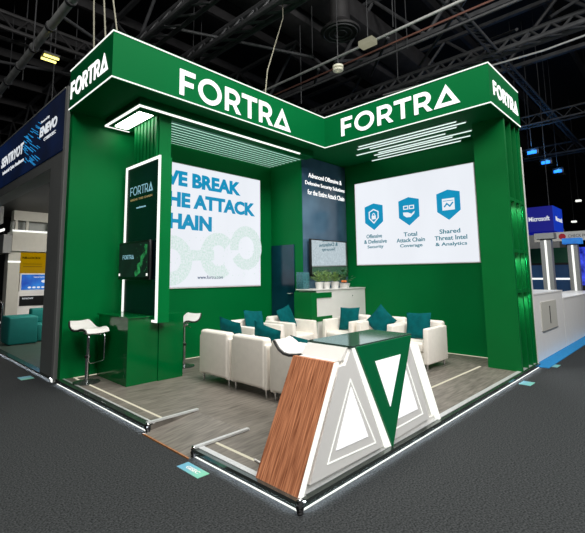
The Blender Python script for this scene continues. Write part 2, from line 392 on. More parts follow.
# ------------------------------------------------------------------ right screen
t = thing('display_screen', 'wide lit white wall screen with three blue shield icons', 'screen', (6.52, 2.2, 1.93))
MB(t).box(6.495, 6.52, .82, 3.70, 1.925, 3.985).build('screen_frame', 'white', t)
MB(t).box(6.485, 6.496, .84, 3.68, 1.945, 3.97).build('screen_face', 'screen', t)
fr = frX(6.485)
for uc, vc, kind in ((-3.17, 3.10, 'lock'), (-2.27, 3.13, 'hand'), (-1.38, 3.17, 'chart')):
    m_ = MB(t); hw, tp, bt = .245, .25, -.33
    P = [(uc+hw, vc+bt+.19), (uc+hw, vc+tp)]+[(uc+x_, vc+tp+.07*(1-abs(x_)/hw)) for x_ in (.17, .08, 0, -.08, -.17)]+[(uc-hw, vc+tp), (uc-hw, vc+bt+.19), (uc, vc+bt)]
    m_.prism(P, fr, 0, .004); sh = m_.build('shield_icon', 'scr_blue', t)
    m_ = MB(t)
    if kind == 'lock':
        m_.stroke([(uc, vc+.17), (uc+.12, vc+.11), (uc+.12, vc-.04), (uc, vc-.16), (uc-.12, vc-.04), (uc-.12, vc+.11)], .028, fr, .004, .007, True)
        m_.prism([(uc-.055, vc-.07), (uc+.055, vc-.07), (uc+.055, vc+.02), (uc-.055, vc+.02)], fr, .004, .007)
        m_.stroke(arc(uc, vc+.02, .035, .055, 0, 180, 8), .018, fr, .004, .007)
    elif kind == 'hand':
        for q in (-1, 1):
            m_.stroke([(uc+q*.07-.05, vc+.05), (uc+q*.07+.05, vc+.05), (uc+q*.07+.05, vc+.12), (uc+q*.07-.05, vc+.12)], .022, fr, .004, .007, True)
        m_.prism([(uc-.14, vc-.02), (uc-.02, vc-.03), (uc+.06, vc-.07), (uc+.14, vc-.01), (uc+.13, vc-.06), (uc+.04, vc-.14), (uc-.06, vc-.14), (uc-.13, vc-.09)], fr, .004, .007)
    else:
        m_.prism([(uc-.13, vc-.12), (uc+.13, vc-.12), (uc+.13, vc+.13), (uc-.13, vc+.13)], fr, .004, .006)
    m_.build('icon_symbol', 'screen', sh)
    if kind == 'chart':
        m_ = MB(t); m_.stroke([(uc-.11, vc+.08), (uc+.11, vc+.08)], .012, fr, .006, .008); m_.stroke([(uc-.09, vc-.05), (uc-.03, vc+.02), (uc+.03, vc-.04), (uc+.10, vc+.04)], .03, fr, .006, .008)
        m_.build('icon_lines', 'scr_blue', sh)
for rows in ((('Offensive', -3.39, -2.97, 2.62), ('& Defensive', -3.46, -2.85, 2.49), ('Security', -3.37, -2.94, 2.355)),
             (('Total', -2.42, -2.10, 2.60), ('Attack Chain', -2.60, -1.93, 2.47), ('Coverage', -2.52, -1.99, 2.335)),
             (('Shared', -1.60, -1.17, 2.60), ('Threat Intel', -1.71, -1.04, 2.46), ('& Analytics', -1.70, -1.05, 2.32))):
    m_ = MB(t)
    for s_, a, c, v in rows: text_into(m_, s_, fr, a, c, v-.045, v+.05, bold=.015)
    m_.build('caption', 'scr_teal', t)

# ------------------------------------------------------------------ right corner tower with niches
t = thing('niche_tower', 'tall green corner tower with lit niches at the right end', 'tower', (6.1, .3, T))
MB(t).box(5.62, 6.60, .34, .52, T, 4.48).build('tower_body', 'tower_green', t)
for a, c in ((5.62, 5.70), (6.0, 6.03), (6.30, 6.33), (6.55, 6.60)):
    MB(t).box(a, c, 0.0, .34, T, 4.48).build('upright', 'tower_green', t)
for z in (1.40, 2.10, 3.02):
    MB(t).box(5.70, 6.55, 0.012, .34, z-.03, z+.03).build('shelf', 'tower_green', t)
for z in (1.37, 2.07, 2.99):
    for x in (5.85, 6.16, 6.44):
        m_ = MB(t); m_.lathe([(.022, -.012), (.026, 0)], (x, .10, z)); nl = m_.build('niche_light', 'ledbright', t)
        d = bpy.data.lights.new('niche_lamp', 'SPOT'); d.energy = 9; d.spot_size = R(150); d.spot_blend = .8; d.shadow_soft_size = .02
        lo_ = bpy.data.objects.new('niche_lamp', d); COL.objects.link(lo_); lo_.parent = t; lo_.location = Vector((x, .09, z-.03))-t.location
t = thing('edge_strip', 'tall thin white strip on the outer edge of the green tower', 'edge trim', (6.62, 0, T))
m_ = MB(t); m_.box(6.60, 6.65, -.01, .05, T, 4.13); m_.build('strip', 'white', t)

# ------------------------------------------------------------------ kiosk column, board, monitor, counter (left)
t = thing('info_counter', 'glossy green box counter with the dark info board rising from it', 'counter', (1.0, 4.3, T))
MB(t).box(.54, 1.05, 3.82, 4.86, T, 1.075).build('cabinet', 'gloss_green', t)
MB(t).box(1.052, 1.50, 3.80, 4.86, T, 1.085).build('cabinet', 'gloss_green', t)
MB(t).box(.52, 1.06, 3.80, 4.88, 1.065, 1.085).build('worktop', 'gloss_green', t)
t = thing('info_column', 'green ribbed column carrying a dark lit info board', 'column', (1.0, 4.2, .98))
m_ = MB(t); m_.box(.98, 1.20, 3.80, 4.66, 1.086, 4.33)
m_.build('column_body', 'green', t)
m_ = MB(t)
for i in range(7): m_.box(.945, .98, 3.84+i*.117, 3.84+i*.117+.07, 3.64, 4.33)
m_.build('ribbing', 'pale_green' if False else 'green', t)
MB(t).box(.935, 1.14, 3.66, 4.82, 1.086, 3.62).build('board', 'green', t)
MB(t).box(.935, 1.14, 3.66, 3.798, .98, 1.088).build('board_foot', 'green', t)
MB(t).box(.928, .936, 3.72, 4.78, 1.09, 3.58).build('print_panel', 'kiosk', t)
m_ = MB(t); m_.box(.912, .936, 3.655, 3.70, .985, 3.625); m_.box(.912, .936, 4.785, 4.83, 1.09, 3.625); m_.box(.912, .936, 3.70, 4.785, 3.585, 3.625); m_.box(.912, .936, 3.70, 3.80, .985, 1.02)
m_.build('edge_light', 'led', t)
fr = frX(.928); m_ = MB(t)
wordmark(m_, fr, -4.66, -3.88, 3.085, 3.235, 0, .004, t=.10); m_.build('lettering', 'kiosktxt', t)
text_into(MB(t), 'BREAK THE CHAIN', fr, -4.64, -3.90, 2.99, 3.025).build('tagline', 'kioskgold', t)
text_into(MB(t), 'www.fortra.com', fr, -4.42, -4.10, 2.84, 2.875).build('web_address', 'kiosktxt', t)
t = thing('monitor', 'black framed monitor with green chain picture on the info board', 'monitor', (.88, 4.33, 1.95))
MB(t).rbox(.85, .90, 3.80, 4.86, 1.64, 2.27, .008, 2).build('casing', 'black', t)
MB(t).box(.90, .926, 4.15, 4.5, 1.8, 2.1).build('wall_bracket', 'black', t)
MB(t).box(.846, .851, 3.83, 4.83, 1.68, 2.24).build('screen_face', 'tvdark', t)
fr = frX(.846); m_ = MB(t)
m_.stroke([(-4.25, 1.72), (-4.12, 1.78), (-4.14, 1.88)], .09, fr, 0, .003)
m_.stroke([(-4.16, 1.86), (-4.04, 1.90), (-4.03, 2.02)], .07, fr, .001, .004)
m_.stroke([(-4.05, 1.98), (-3.92, 2.06), (-3.9, 2.2)], .08, fr, 0, .003)
for i in range(24):
    u, v = random.uniform(-4.3, -3.86), random.uniform(1.72, 2.2); m_.prism([(u, v), (u+.02, v), (u+.01, v+.02)], fr, 0, .002)
m_.build('chain_picture', 'tvglow', t)
m_ = MB(t); wordmark(m_, fr, -4.70, -4.30, 1.98, 2.05, 0, .003, t=.14); m_.build('lettering', 'kiosktxt', t)
m_ = MB(t)
for y in (4.80, 3.85): m_.box(.835, .85, y-.015, y+.015, 1.70, 1.74)
m_.build('status_light', 'ledsoft', t)

# ------------------------------------------------------------------ bar stools
def make_stool(label):
    t = thing('bar_stool', label, 'stool', local=True, group='white bar stools')
    MB().lathe([(.20, 0), (.20, .012), (.10, .03), (.03, .045)], (0, 0, 0), 32).build('base', 'chrome' if False else 'edge', t)
    m_ = MB(); m_.lathe([(.032, .04), (.032, .42), (.022, .43), (.022, .72)], (0, 0, 0), 16); m_.build('column', 'chrome', t)
    m_ = MB(); m_.lathe([(.027, .36), (.045, .37), (.045, .40), (.027, .41)], (0, 0, 0), 16); m_.build('collar', 'blackmat', t)
    prof = [(-.29, .12), (-.27, .115), (-.235, .085), (-.19, .045), (-.13, .012), (-.06, .0), (.03, .008), (.12, .03), (.18, .032), (.225, .015), (.245, -.02)]
    z0 = .765; wdt = [.15, .165, .185, .2, .205, .205, .2, .2, .195, .19, .185]
    def shell(off0, off1, sides=None):
        m_ = MB(); m_.smooth = True; vs_ = []; n = len(prof)
        ys = 7
        for o_ in (off0, off1):
            for i, (x, z) in enumerate(prof):
                a = prof[max(0, i-1)]; c = prof[min(n-1, i+1)]; d = Vector((c[0]-a[0], c[1]-a[1])).normalized(); nn = Vector((d.y*-1, d.x))
                for j in range(ys):
                    yy = -1+2*j/(ys-1); e = .012*yy*yy
                    vs_.append((x+nn.x*o_, yy*wdt[i], z0+z+nn.y*o_+e))
        fs = []
        for k in range(2):
            for i in range(n-1):
                for j in range(ys-1):
                    a = k*n*ys+i*ys+j; fs.append((a, a+1, a+ys+1, a+ys))
        N_ = n*ys
        for i in range(n-1):
            for j in (0, ys-1): a = i*ys+j; fs.append((a, a+ys, a+ys+N_, a+N_))
        for j in range(ys-1):
            for i in (0, n-1): a = i*ys+j; fs.append((a, a+1, a+1+N_, a+N_))
        m_.add(vs_, fs); return m_
    shell(0, .03).build('seat', 'white', t)
    m_ = MB()
    for q in (-1, 1):
        m_.tube([(x, q*(wdt[i]+.004), z0+z+.012+.01) for i, (x, z) in enumerate(prof)], .014, 8)
    m_.build('seat_trim', 'blackmat', t, 'black edge of the seat')
    MB().lathe([(.03, .69), (.09, .74), (.09, .755)], (0, 0, 0), 16).build('seat_plate', 'chrome', t)
    m_ = MB(); m_.tube([(.20, -.13, .745), (.235, -.13, .70), (.235, -.13, .36), (.235, -.10, .33), (.235, .10, .33), (.235, .13, .36), (.235, .13, .70), (.20, .13, .745)], .011, 8)
    m_.build('footrest', 'chrome', t)
    m_ = MB(); m_.tube([(0, .02, .72), (.02, .12, .71), (.04, .19, .70)], .006, 6); m_.build('lever', 'chrome', t)
    return t
stool = make_stool('white bar stool at the left end of the green counter')
stool.location = (.24, 4.52, T); stool.rotation_euler.z = R(-80)
c = dup(stool); c.location = (1.93, 4.42, T); c.rotation_euler.z = R(195); c['label'] = 'white bar stool half hidden behind the right side of the green counter'
c = dup(stool); c.location = (1.09, .86, T+.02); c.rotation_euler.z = R(-80); c['label'] = 'white bar stool with black edge behind the wooden desk panel'
c.location.z = T

# ------------------------------------------------------------------ armchairs
def make_chair():
    t = thing('armchair', 'x', 'armchair', local=True, group='white leather tub armchairs')
    Wd = .368
    tp = lambda co: Vector((co.x-(.05 if co.x < -.3 and co.z > .4 else 0), co.y, co.z))
    MB().rbox(-.40, -.24, -Wd+.03, Wd-.03, .12, .78, .045, 4).build('backrest', 'leather', t)
    for q in (-1, 1):
        MB().rbox(-.385, .43, q*Wd if q < 0 else Wd-.095, -Wd+.095 if q < 0 else Wd, .11, .70, .022, 3,
                  taper=lambda co: Vector((co.x-(.045 if co.x > .3 and co.z > .4 else 0), co.y, co.z))).build('armrest', 'leather', t)
    MB().rbox(-.26, .37, -Wd+.09, Wd-.09, .12, .30, .02, 3).build('seat_base', 'leather', t)
    MB().rbox(-.25, .40, -Wd+.095, Wd-.095, .30, .46, .04, 4).build('seat_cushion', 'leather', t)
    for a in (-.33, .35):
        for q in (-1, 1):
            MB().tube([(a, q*.31, .12), (a, q*.31, 0)], [.02, .013], 10).build('leg', 'chrome', t)
    return t
chair = make_chair()
spots = [(1.93, 3.04, 0, 'white armchair seen from behind, nearest the green counter'),
         (1.93, 2.27, 0, 'white armchair seen from behind, middle of the front row'),
         (1.93, 1.48, 0, 'white armchair seen from behind, partly hidden by the wood desk panel'),
         (3.03, 3.68, -90, 'white armchair against the screen wall side, left of the rear pair'),
         (4.02, 3.70, -90, 'white armchair below the blue door, right of the rear pair'),
         (5.02, 3.00, 180, 'white armchair in front of the white cabinet, upright cushion'),
         (5.08, 2.225, 183, 'white armchair with a diamond-set cushion, middle of the right row'),
         (4.95, 1.45, 180, 'white armchair nearest the green tower, showing its outer side')]
for i, (x, y, a, lb) in enumerate(spots):
    c = chair if i == 0 else dup(chair)
    c.location = (x, y, T); c.rotation_euler.z = R(a); c['label'] = lb

# scatter cushions
def pillow():
    m_ = MB(); m_.smooth = True; n = 14; s_ = .24; top = []; 
    idx = {}
    for sgn in (1, -1):
        for i in range(n+1):
            for j in range(n+1):
                u, v = -1+2*i/n, -1+2*j/n
                th = .075*max(0, (1-u**4)*(1-v**4))**.6
                pin = 1-.07*(1-abs(u*v))*(u*u+v*v)/1.0
                m_.v.append(Vector((th*sgn, u*s_*pin, v*s_*pin)))
    N_ = (n+1)**2
    for k in range(2):
        for i in range(n):
            for j in range(n):
                a = k*N_+i*(n+1)+j; m_.f.append((a, a+1, a+n+2, a+n+1)); m_.sm.append(True)
    return m_
cush = pillow().build('cushion', 'teal_fab')
#   x, y, z, yaw, lean, roll
cs = [(1.80, 2.93, .83, 0, 16, 9, 'teal cushion peeking over the armchair nearest the green counter'),
      (1.80, 2.14, .81, 4, 16, 14, 'teal cushion peeking over the middle front armchair'),
      (1.84, 1.44, .70, 0, 20, 5, 'small corner of a teal cushion behind the bar stool seat'),
      (3.10, 3.80, .83, -90, 18, -6, 'teal cushion on the rear left armchair, below the wall screen'),
      (4.02, 3.81, .84, -84, 18, 12, 'teal cushion on the armchair below the blue door'),
      (5.10, 3.02, .81, 180, 14, 3, 'upright teal cushion on the armchair before the white cabinet'),
      (5.08, 2.27, .82, 183, 16, 50, 'teal cushion turned on its corner like a diamond'),
      (5.00, 1.46, .80, 178, 14, 3, 'large teal cushion on the armchair nearest the green tower')]
for i, (x, y, z, a, ln, rl, lb) in enumerate(cs):
    o = cush if i == 0 else cush.copy()
    if i: COL.objects.link(o)
    o.matrix_world = Matrix.Translation((x, y, z-.03)) @ Matrix.Rotation(R(a), 4, 'Z') @ Matrix.Rotation(R(-ln), 4, 'Y') @ Matrix.Rotation(R(rl), 4, 'X')
    tag(o, lb, 'cushion', 'teal scatter cushions')

# ------------------------------------------------------------------ reception desk
t = thing('reception_desk', 'white and green reception desk with lit triangles and a wooden slanted end', 'reception desk', (1.2, .25, T))
fr = frY(0)
def face(pts, y0, y1): return MB(t).prism(pts, fr, -y1, -y0)
face([(.03, T), (.50, .965), (1.95, .965), (2.42, T)], .075, .46).build('desk_body', 'desk_white', t)
m_ = MB(t)   # wooden slanted end: a board lying on the sloping left side
nx, nz = -.885*.022, .47*.022
m_.prism([(.002, T), (.045, T), (.515, .972), (.476, .972)], fr, -.47, -.018)
m_.build('wood_panel', 'wood', t, 'reddish brown wood-grain slanted panel')
face([(.0, .083), (.045, .083), (.525, .972), (.478, .972)], .0, .017).build('edge_light', 'ledsoft', t)
face([(2.38, .083), (2.425, .083), (1.96, .955), (1.915, .955)], .0, .075).build('edge_light', 'ledsoft', t)
face([(.05, T), (.05, .125), (2.40, .125), (2.40, T)], .045, .09).build('plinth', 'desk_white', t)
face([(.61, .965), (.71, 1.062), (1.80, 1.062), (1.80, .965)], .045, .49).build('top_box', 'desk_white', t)
MB(t).box(.72, 1.82, .0, .50, 1.062, 1.08).build('tabletop', 'tabletop', t, 'glossy dark tabletop')
face([(.14, .13), (.545, .93), (.64, .93), (.735, 1.06), (1.20, .12)], .015, .075).build('side_panel', 'desk_face', t)
face([(1.36, .12), (1.69, .93), (1.83, .93), (2.18, .14)], .02, .075).build('side_panel', 'desk_face', t)
def tri(a, b_, c_): return [a, b_, c_]
m_ = MB(t); m_.stroke([(.36, .215), (.703, .80), (1.07, .185)], .010, fr, -.015, -.011, True); m_.build('outline_light', 'ledsoft', t)
m_ = MB(t); m_.stroke([(1.38, .21), (1.70, .84), (2.03, .22)], .010, fr, -.02, -.015, True); m_.build('outline_light', 'ledsoft', t)
face([(.475, .285), (.71, .735), (.945, .272)], .009, .015).build('light_panel', 'panelwhite', t)
face([(1.485, .295), (1.69, .74), (1.915, .295)], .014, .02).build('light_panel', 'panelwhite', t)
face([(.738, 1.062), (.775, 1.062), (1.34, .085), (1.225, .10)], .008, .02).build('edge_light', 'ledsoft', t)
face([(.775, 1.064), (1.795, 1.064), (1.335, .085)], -.012, .018).build('green_triangle', 'desk_green', t, 'green inverted triangle front')
face([(1.07, .905), (1.54, .905), (1.305, .456)], -.018, -.012).build('light_panel', 'panelwhite', t)

# ------------------------------------------------------------------ white cabinet with green bands, at the store wall
t = thing('storage_cabinet', 'white low cabinet with green bands holding the potted plants', 'cabinet', (5.4, 3.7, T))
MB(t).box(4.62, 6.50, 3.50, 3.97, T, 1.385).build('cabinet_body', 'white', t)
MB(t).box(4.44, 4.62, 3.49, 3.97, T, 1.33).build('end_panel', 'tower_green', t, 'green end panel')
MB(t).box(4.62, 5.14, 3.485, 3.50, 1.21, 1.32).build('green_band', 'tower_green', t)
MB(t).box(4.62, 5.14, 3.485, 3.50, .72, .82).build('green_band', 'tower_green', t)
MB(t).box(4.50, 6.50, 3.48, 3.97, 1.372, 1.395).build('worktop', 'white', t)
m_ = MB(t); m_.tube([(5.95, 3.50, 1.22), (5.95, 3.485, 1.22)], .012, 10); m_.build('lock', 'chrome', t)
o = MB().rbox(4.50, 4.72, 3.76, 3.96, 1.395, 1.76, .01, 2).build('speckled_box', 'mosaic')
tag(o, 'teal speckled box standing at the left end of the cabinet', 'box')

# wall TV on the navy panel
t = thing('television', 'black wall television on the navy graphic above the plants', 'television', (5.6, 3.9, 2.1))
MB(t).rbox(4.90, 6.34, 3.86, 3.92, 1.66, 2.52, .01, 2).build('casing', 'black', t)
MB(t).box(5.3, 5.9, 3.92, 3.985, 1.9, 2.3).build('wall_bracket', 'black', t)
MB(t).box(4.93, 6.31, 3.855, 3.862, 1.71, 2.49).build('screen_face', 'tv_green', t)

# plants
def pot_plant(x, y, r, kind, label):
    z = 1.395
    t = thing('potted_plant', label, 'plant', (x, y, z), group='potted plants on the white cabinet')
    h = .15 if kind < 3 else .11
    MB(t).lathe([(r*.72, 0), (r, h), (r*.88, h), (r*.86, h-.015)], (x, y, z), 20).build('pot', 'white', t)
    MB(t).lathe([(r*.5, h-.03), (r*.86, h-.016)], (x, y, z), 16).build('soil', 'soil', t)
    m_ = MB(t)
    for i in range(110 if kind < 3 else 64):
        a = random.uniform(0, 6.28); el = random.uniform(.25, 1.5); L_ = random.uniform(.06, .22 if kind < 3 else .30)
        d = Vector((math.cos(a)*math.cos(el), math.sin(a)*math.cos(el), math.sin(el)))
        p0 = Vector((x, y, z+h)); p1 = p0+d*L_; s_ = d.cross(Z)
        s_ = s_.normalized() if s_.length > .01 else X
        w_ = random.uniform(.012, .022)*(1 if kind < 3 else 1.6); e = .05 if kind < 3 else .09
        m_.tube([p0, p1], .002, 4)
        q = p1+d*e-Z*.02*(kind == 3)
        m_.add([p1, p1+d*e*.5+s_*w_, q, p1+d*e*.5-s_*w_], [(0, 1, 2, 3)])
    m_.build('foliage', 'leaf' if kind < 3 else 'leafdark', t)
    if kind == 3:
        m_ = MB(t)
        for i in range(5):
            a = i*1.3; m_.lathe([(.0, 0), (.028, .02), (.02, .05), (0, .06)], (x-.1+.05*math.cos(a), y-.06+.04*math.sin(a), z+h+.01), 8)
        m_.build('flower', 'flower', t)
    return t
pot_plant(4.88, 3.62, .095, 0, 'bushy green plant in a white pot, leftmost on the cabinet')
pot_plant(5.13, 3.62, .095, 1, 'bushy green plant in a white pot, second on the cabinet')
pot_plant(5.45, 3.62, .10, 2, 'bushy green plant in a white pot, third on the cabinet')
pot_plant(5.82, 3.62, .14, 3, 'dark trailing plant with orange flowers in a white bowl')

# ------------------------------------------------------------------ platform edge, ramp, floor strips
def edge_piece(a0, a1, axis, label, endlabel=''):
    t = thing('platform_edging', label, 'edge trim', ((0, (a0+a1)/2, 0) if axis == 'y' else ((a0+a1)/2, 0, 0)), group='metal edging round the platform')
    def bx(mb, n0, n1, z0, z1):
        return mb.box(n0, n1, a0, a1, z0, z1) if axis == 'y' else mb.box(a0, a1, n0, n1, z0, z1)
    bx(MB(t), -.012, .02, .018, T-.006).build('side_profile', 'edge', t)
    q_ = MB(t); bx(q_, -.036, (.045 if axis == 'y' and a0 > 2 else .012), T-.008, T+.004); bx(q_, -.036, -.031, T-.024, T-.008); q_.build('top_profile', 'edge', t)
    bx(MB(t), (.045 if axis == 'y' and a0 > 2 else .012), .072, T-.002, T+.008).build('inner_profile', 'alu', t)
    bx(MB(t), -.014, .0, .003, .009).build('base_light', 'led', t)
    bx(MB(t), -.030, -.014, T-.014, T-.009).build('added_glow_strip', 'ledglow', t)  # second strip, added out of sight behind the lip to brighten the carpet
    return t
edge_piece(.0, 1.30, 'y', 'silver platform edging with light strip, between ramp and front corner')
edge_piece(2.17, 5.06, 'y', 'silver platform edging with light strip, from ramp back to the pillar')
edge_piece(.03, 6.62, 'x', 'long silver platform edging with light strip, below the reception desk')
def connector(x, y, label):
    t = thing('corner_connector', label, 'connector', (x, y, 0), group='edge connectors of the platform')
    m_ = MB(t)
    for a in range(4):
        m_.tube([(x, y, .012+a*.02), (x, y, .024+a*.02)], [.03, .022], 12)
    m_.tube([(x-.03, y, .05), (x+.03, y, .05)], .012, 8); m_.tube([(x, y-.03, .05), (x, y+.03, .05)], .012, 8)
    m_.build('fitting', 'black', t)
    m_ = MB(t); m_.lathe([(.02, 0), (.024, .008), (.012, .018)], (x, y, T+.006), 12); m_.build('cap', 'chrome', t)
connector(-.02, -.02, 'dark corner fitting at the front corner of the platform')
connector(-.016, 1.30, 'dark fitting on the near side of the ramp')
connector(-.016, 2.17, 'dark fitting on the far side of the ramp')
t = thing('entrance_ramp', 'grey laminate wedge ramp cut into the platform edge', 'ramp', (.3, 1.73, 0))
m_ = MB(t); P = [(-.07, 0), (.63, 0), (.63, T), (-.07, .008)]
m_.prism([(p[0], p[1]) for p in P], frY(0), -2.165, -1.305); m_.build('ramp_board', 'platform', t)
MB(t).box(-.082, -.068, 1.305, 2.165, 0, .012).build('front_edge', 'oak', t)
for y in (1.31, 2.15):
    m_ = MB(t); m_.box(-.02, .66, y-.05 if y < 2 else y+.022, y-.012 if y < 2 else y+.06, T+.007, T+.026); m_.build('side_rail', 'alu', t)
def strip(x0, x1, y0, y1, label):
    o = MB().box(x0, x1, y0, y1, T, T+.006).build('floor_light_strip', 'floorstrip'); tag(o, label, 'light strip', 'cream light strips in the platform floor')
strip(.20, .225, 2.26, 4.88, 'cream floor light strip between the ramp and the left bar stool')
strip(.20, .225, .70, 1.25, 'short cream floor light strip on the near side of the ramp')
strip(.20, 4.74, 4.93, 4.955, 'cream floor light strip along the foot of the left screen wall')
strip(2.50, 5.60, .63, .66, 'cream floor light strip running from reception desk to tower')
strip(6.47, 6.495, .55, 3.46, 'cream floor light strip along the foot of the shield screen wall')
m_ = MB(); m_.tube([(.21, .70, T+.01), (.20, .6, T+.01), (.16, .5, T+.01), (.13, .40, T+.01)], .009, 8)
o = m_.build('loose_cable', 'white'); tag(o, 'loose white cable end running under the wood desk panel', 'cable')

# stickers on the carpet
def sticker(x0, x1, y0, y1, label, txt=None):
    t = thing('floor_sticker', label, 'sticker', ((x0+x1)/2, (y0+y1)/2, 0), group='square stickers on the carpet')
    MB(t).box(x0, x1, y0, y1, 0, .003).build('sheet', 'stickblue', t)
    if txt:
        text_into(MB(t), txt, (Vector((0, 0, .003)), -Y, X, Z), -(y1-.07), -(y0+.07), x0+.04, x1-.04, 0, .002, bold=.03).build('lettering', 'white', t)
sticker(-.235, -.11, .93, 1.25, 'blue and green sticker on the carpet in front of the ramp', 'GISEC')
sticker(5.08, 5.35, -.24, -.08, 'pale sticker on the carpet below the green tower')
sticker(6.86, 7.14, -.24, -.10, 'pale sticker on the carpet beside the blue edge')
sticker(-.34, -.14, 5.75, 6.0, 'pale sticker on the carpet before the grey pillar')

# ================================================================== LEFT NEIGHBOUR BOOTH
b = MB().box(0.02, 8, 5.22, 15, 0, .05); struct('floor_neighbour', b, 'lobby', 'dark green-grey neighbour platform')
t = thing('portal_frame', 'dark grey portal frame of the neighbouring booth left of the green wall', 'portal frame', (0, 7.5, 0))
MB(t).box(0, .35, 5.32, 5.98, 0, 3.90).build('pillar', 'darkgrey', t)
MB(t).box(-.02, .1, 5.22, 5.32, 0, 5.02).build('pillar_edge', 'midgrey', t)
MB(t).box(0, .35, 5.98, 14, 3.68, 3.90).build('beam', 'darkgrey', t)
MB(t).box(-.03, .0, 5.24, 5.30, .0, .05).build('foot_light', 'led', t)
t = thing('banner_sign', 'dark blue lit banner above the grey portal with white lettering', 'sign', (0, 8, 3.9))
MB(t).box(-.02, .12, 5.33, 14, 3.90, 5.0).build('banner_face', 'signblue', t)
MB(t).box(-.03, .13, 5.33, 14, 5.0, 5.03).build('top_rail', 'midgrey', t)
fr = frX(-.02); m_ = MB(t)
text_into(m_, 'SENTRYOT', fr, -9.75, -7.82, 4.38, 4.63, bold=.03, shear=.15)
text_into(m_, 'Industrial Cyber Resilience', fr, -9.55, -7.75, 4.16, 4.27, bold=.02)
text_into(m_, 'Powered by', fr, -6.65, -6.15, 4.70, 4.76)
text_into(m_, 'ENEVO', fr, -6.70, -5.70, 4.43, 4.63, bold=.04, shear=.1)
text_into(m_, 'CYBERSEC', fr, -6.42, -5.75, 4.30, 4.36, bold=.01)
m_.build('lettering', 'signtext', t)
m_ = MB(t)
for i in range(46):
    u = random.uniform(-7.9, -6.8); v = random.uniform(4.1, 4.85); L_ = random.uniform(.1, .45)
    m_.stroke([(u, v), (u+L_, v-L_*.45)], .014, fr, .001, .004)
m_.build('light_streaks', 'signglow', t)
struct('ceiling_neighbour', MB().box(.36, 6, 5.30, 14, 3.72, 3.80), 'blackmat')
# booth beyond the portal
t = thing('neighbour_pavilion', 'pale grey pavilion inside the neighbouring booth, with lit edge and yellow wall', 'exhibition stand', (1.6, 12, .05))
MB(t).box(.85, 5, 12.0, 12.6, 2.46, 3.05).build('lower_fascia', 'beige', t)
MB(t).box(.84, 5, 11.97, 12.0, 3.05, 3.10).build('edge_light', 'led', t)
MB(t).box(.62, .84, 12.0, 17, 2.40, 2.95).build('side_fascia', 'midgrey', t)
MB(t).box(.60, .63, 11.97, 17, 3.05, 3.12).build('edge_light', 'led', t)
MB(t).box(.9, 5, 12.2, 12.5, 3.42, 3.95).build('upper_fascia', 'beige', t)
MB(t).box(.9, 5, 12.55, 12.6, 3.05, 3.42).build('clerestory', 'lobby', t)
for x in (.95, 1.25, 2.0):
    MB(t).box(x, x+.07, 12.2, 12.28, 3.10, 3.42).build('post', 'beige', t)
MB(t).box(.85, 5, 12.6, 13.9, 2.52, 2.56).build('soffit', 'beige', t)
for x in (1.5, 1.9, 2.3):
    m_ = MB(t); m_.lathe([(.05, -.01), (.06, 0)], (x, 13.0, 2.515)); m_.build('downlight', 'led', t)
MB(t).box(.80, 1.12, 12.1, 12.5, .05, 2.46).build('column', 'beige', t)
MB(t).box(.79, 1.13, 12.09, 12.1, 2.12, 2.17).build('column_light', 'led', t)
MB(t).box(1.32, 2.9, 13.85, 13.9, 1.80, 2.55).build('yellow_wall', 'yellow', t)
m_ = MB(t); fr = frY(13.85)
text_into(m_, 'NB-LOCKX', fr, 1.62, 2.20, 2.30, 2.38, bold=.04)
m_.stroke([(1.65, 2.13), (2.25, 2.13)], .015, fr, 0, .003); m_.stroke([(1.65, 2.04), (2.25, 2.04)], .015, fr, 0, .003)
m_.build('lettering', 'ink', t)
MB(t).box(1.2, 5, 13.9, 14.0, .05, 2.52).build('rear_wall', 'beige', t)
t = thing('monitor', 'bright blue monitor below the yellow wall of the neighbouring booth', 'monitor', (1.7, 12.5, 1.4))
MB(t).box(1.22, 2.2, 12.42, 12.5, 1.25, 1.80).build('casing', 'white', t)
MB(t).box(1.27, 2.17, 12.41, 12.42, 1.29, 1.76).build('screen_face', 'tvblue', t)
m_ = MB(t); fr = frY(12.41)
text_into(m_, 'THREAT INTELLIGENCE', fr, 1.6, 2.12, 1.66, 1.70)
m_.prism(arc(1.95, 1.55, .12, .05, 0, 360, 12)[:-1], fr, 0, .003)
for i in range(5): m_.prism(arc(1.50+i*.13, 1.36, .05, .03, 0, 360, 8)[:-1], fr, 0, .003)
m_.build('screen_picture', 'signtext', t)
t = thing('booth_counter', 'white shelf unit with dark front behind the teal sofa', 'counter', (1.7, 12.5, .05))
MB(t).box(1.15, 2.4, 12.42, 12.8, 0.05, 1.25).build('body', 'white', t)
MB(t).box(1.24, 2.3, 12.40, 12.42, .80, 1.10).build('dark_front', 'black', t)
text_into(MB(t), 'KNOW', frY(12.40), 1.32, 1.62, 1.0, 1.05).build('lettering', 'signtext', t)
t = thing('booth_shelf', 'narrow pale shelf with leaflets left of the blue monitor', 'shelf', (.85, 11, .05))
MB(t).box(.98, 1.18, 12.35, 12.6, .05, 1.95).build('body', 'beige', t)
for z in (1.0, 1.3, 1.55): MB(t).box(1.0, 1.16, 12.33, 12.35, z, z+.18).build('leaflet', 'blackmat' if z != 1.3 else 'white', t)
t = thing('sofa', 'teal block sofa in the neighbouring booth', 'sofa', (.9, 9.6, .05))
MB(t).rbox(.30, .95, 9.45, 10.2, .06, .72, .04, 3).build('end_block', 'sofa', t)
MB(t).rbox(.95, 2.9, 9.65, 10.3, .06, .50, .04, 3).build('seat', 'sofa', t)
MB(t).rbox(.95, 2.9, 10.05, 10.32, .50, .86, .04, 3).build('backrest', 'sofa', t)
t = thing('chrome_chair', 'pale chair with chrome loop at the left picture edge', 'chair', (.3, 10.6, .05))
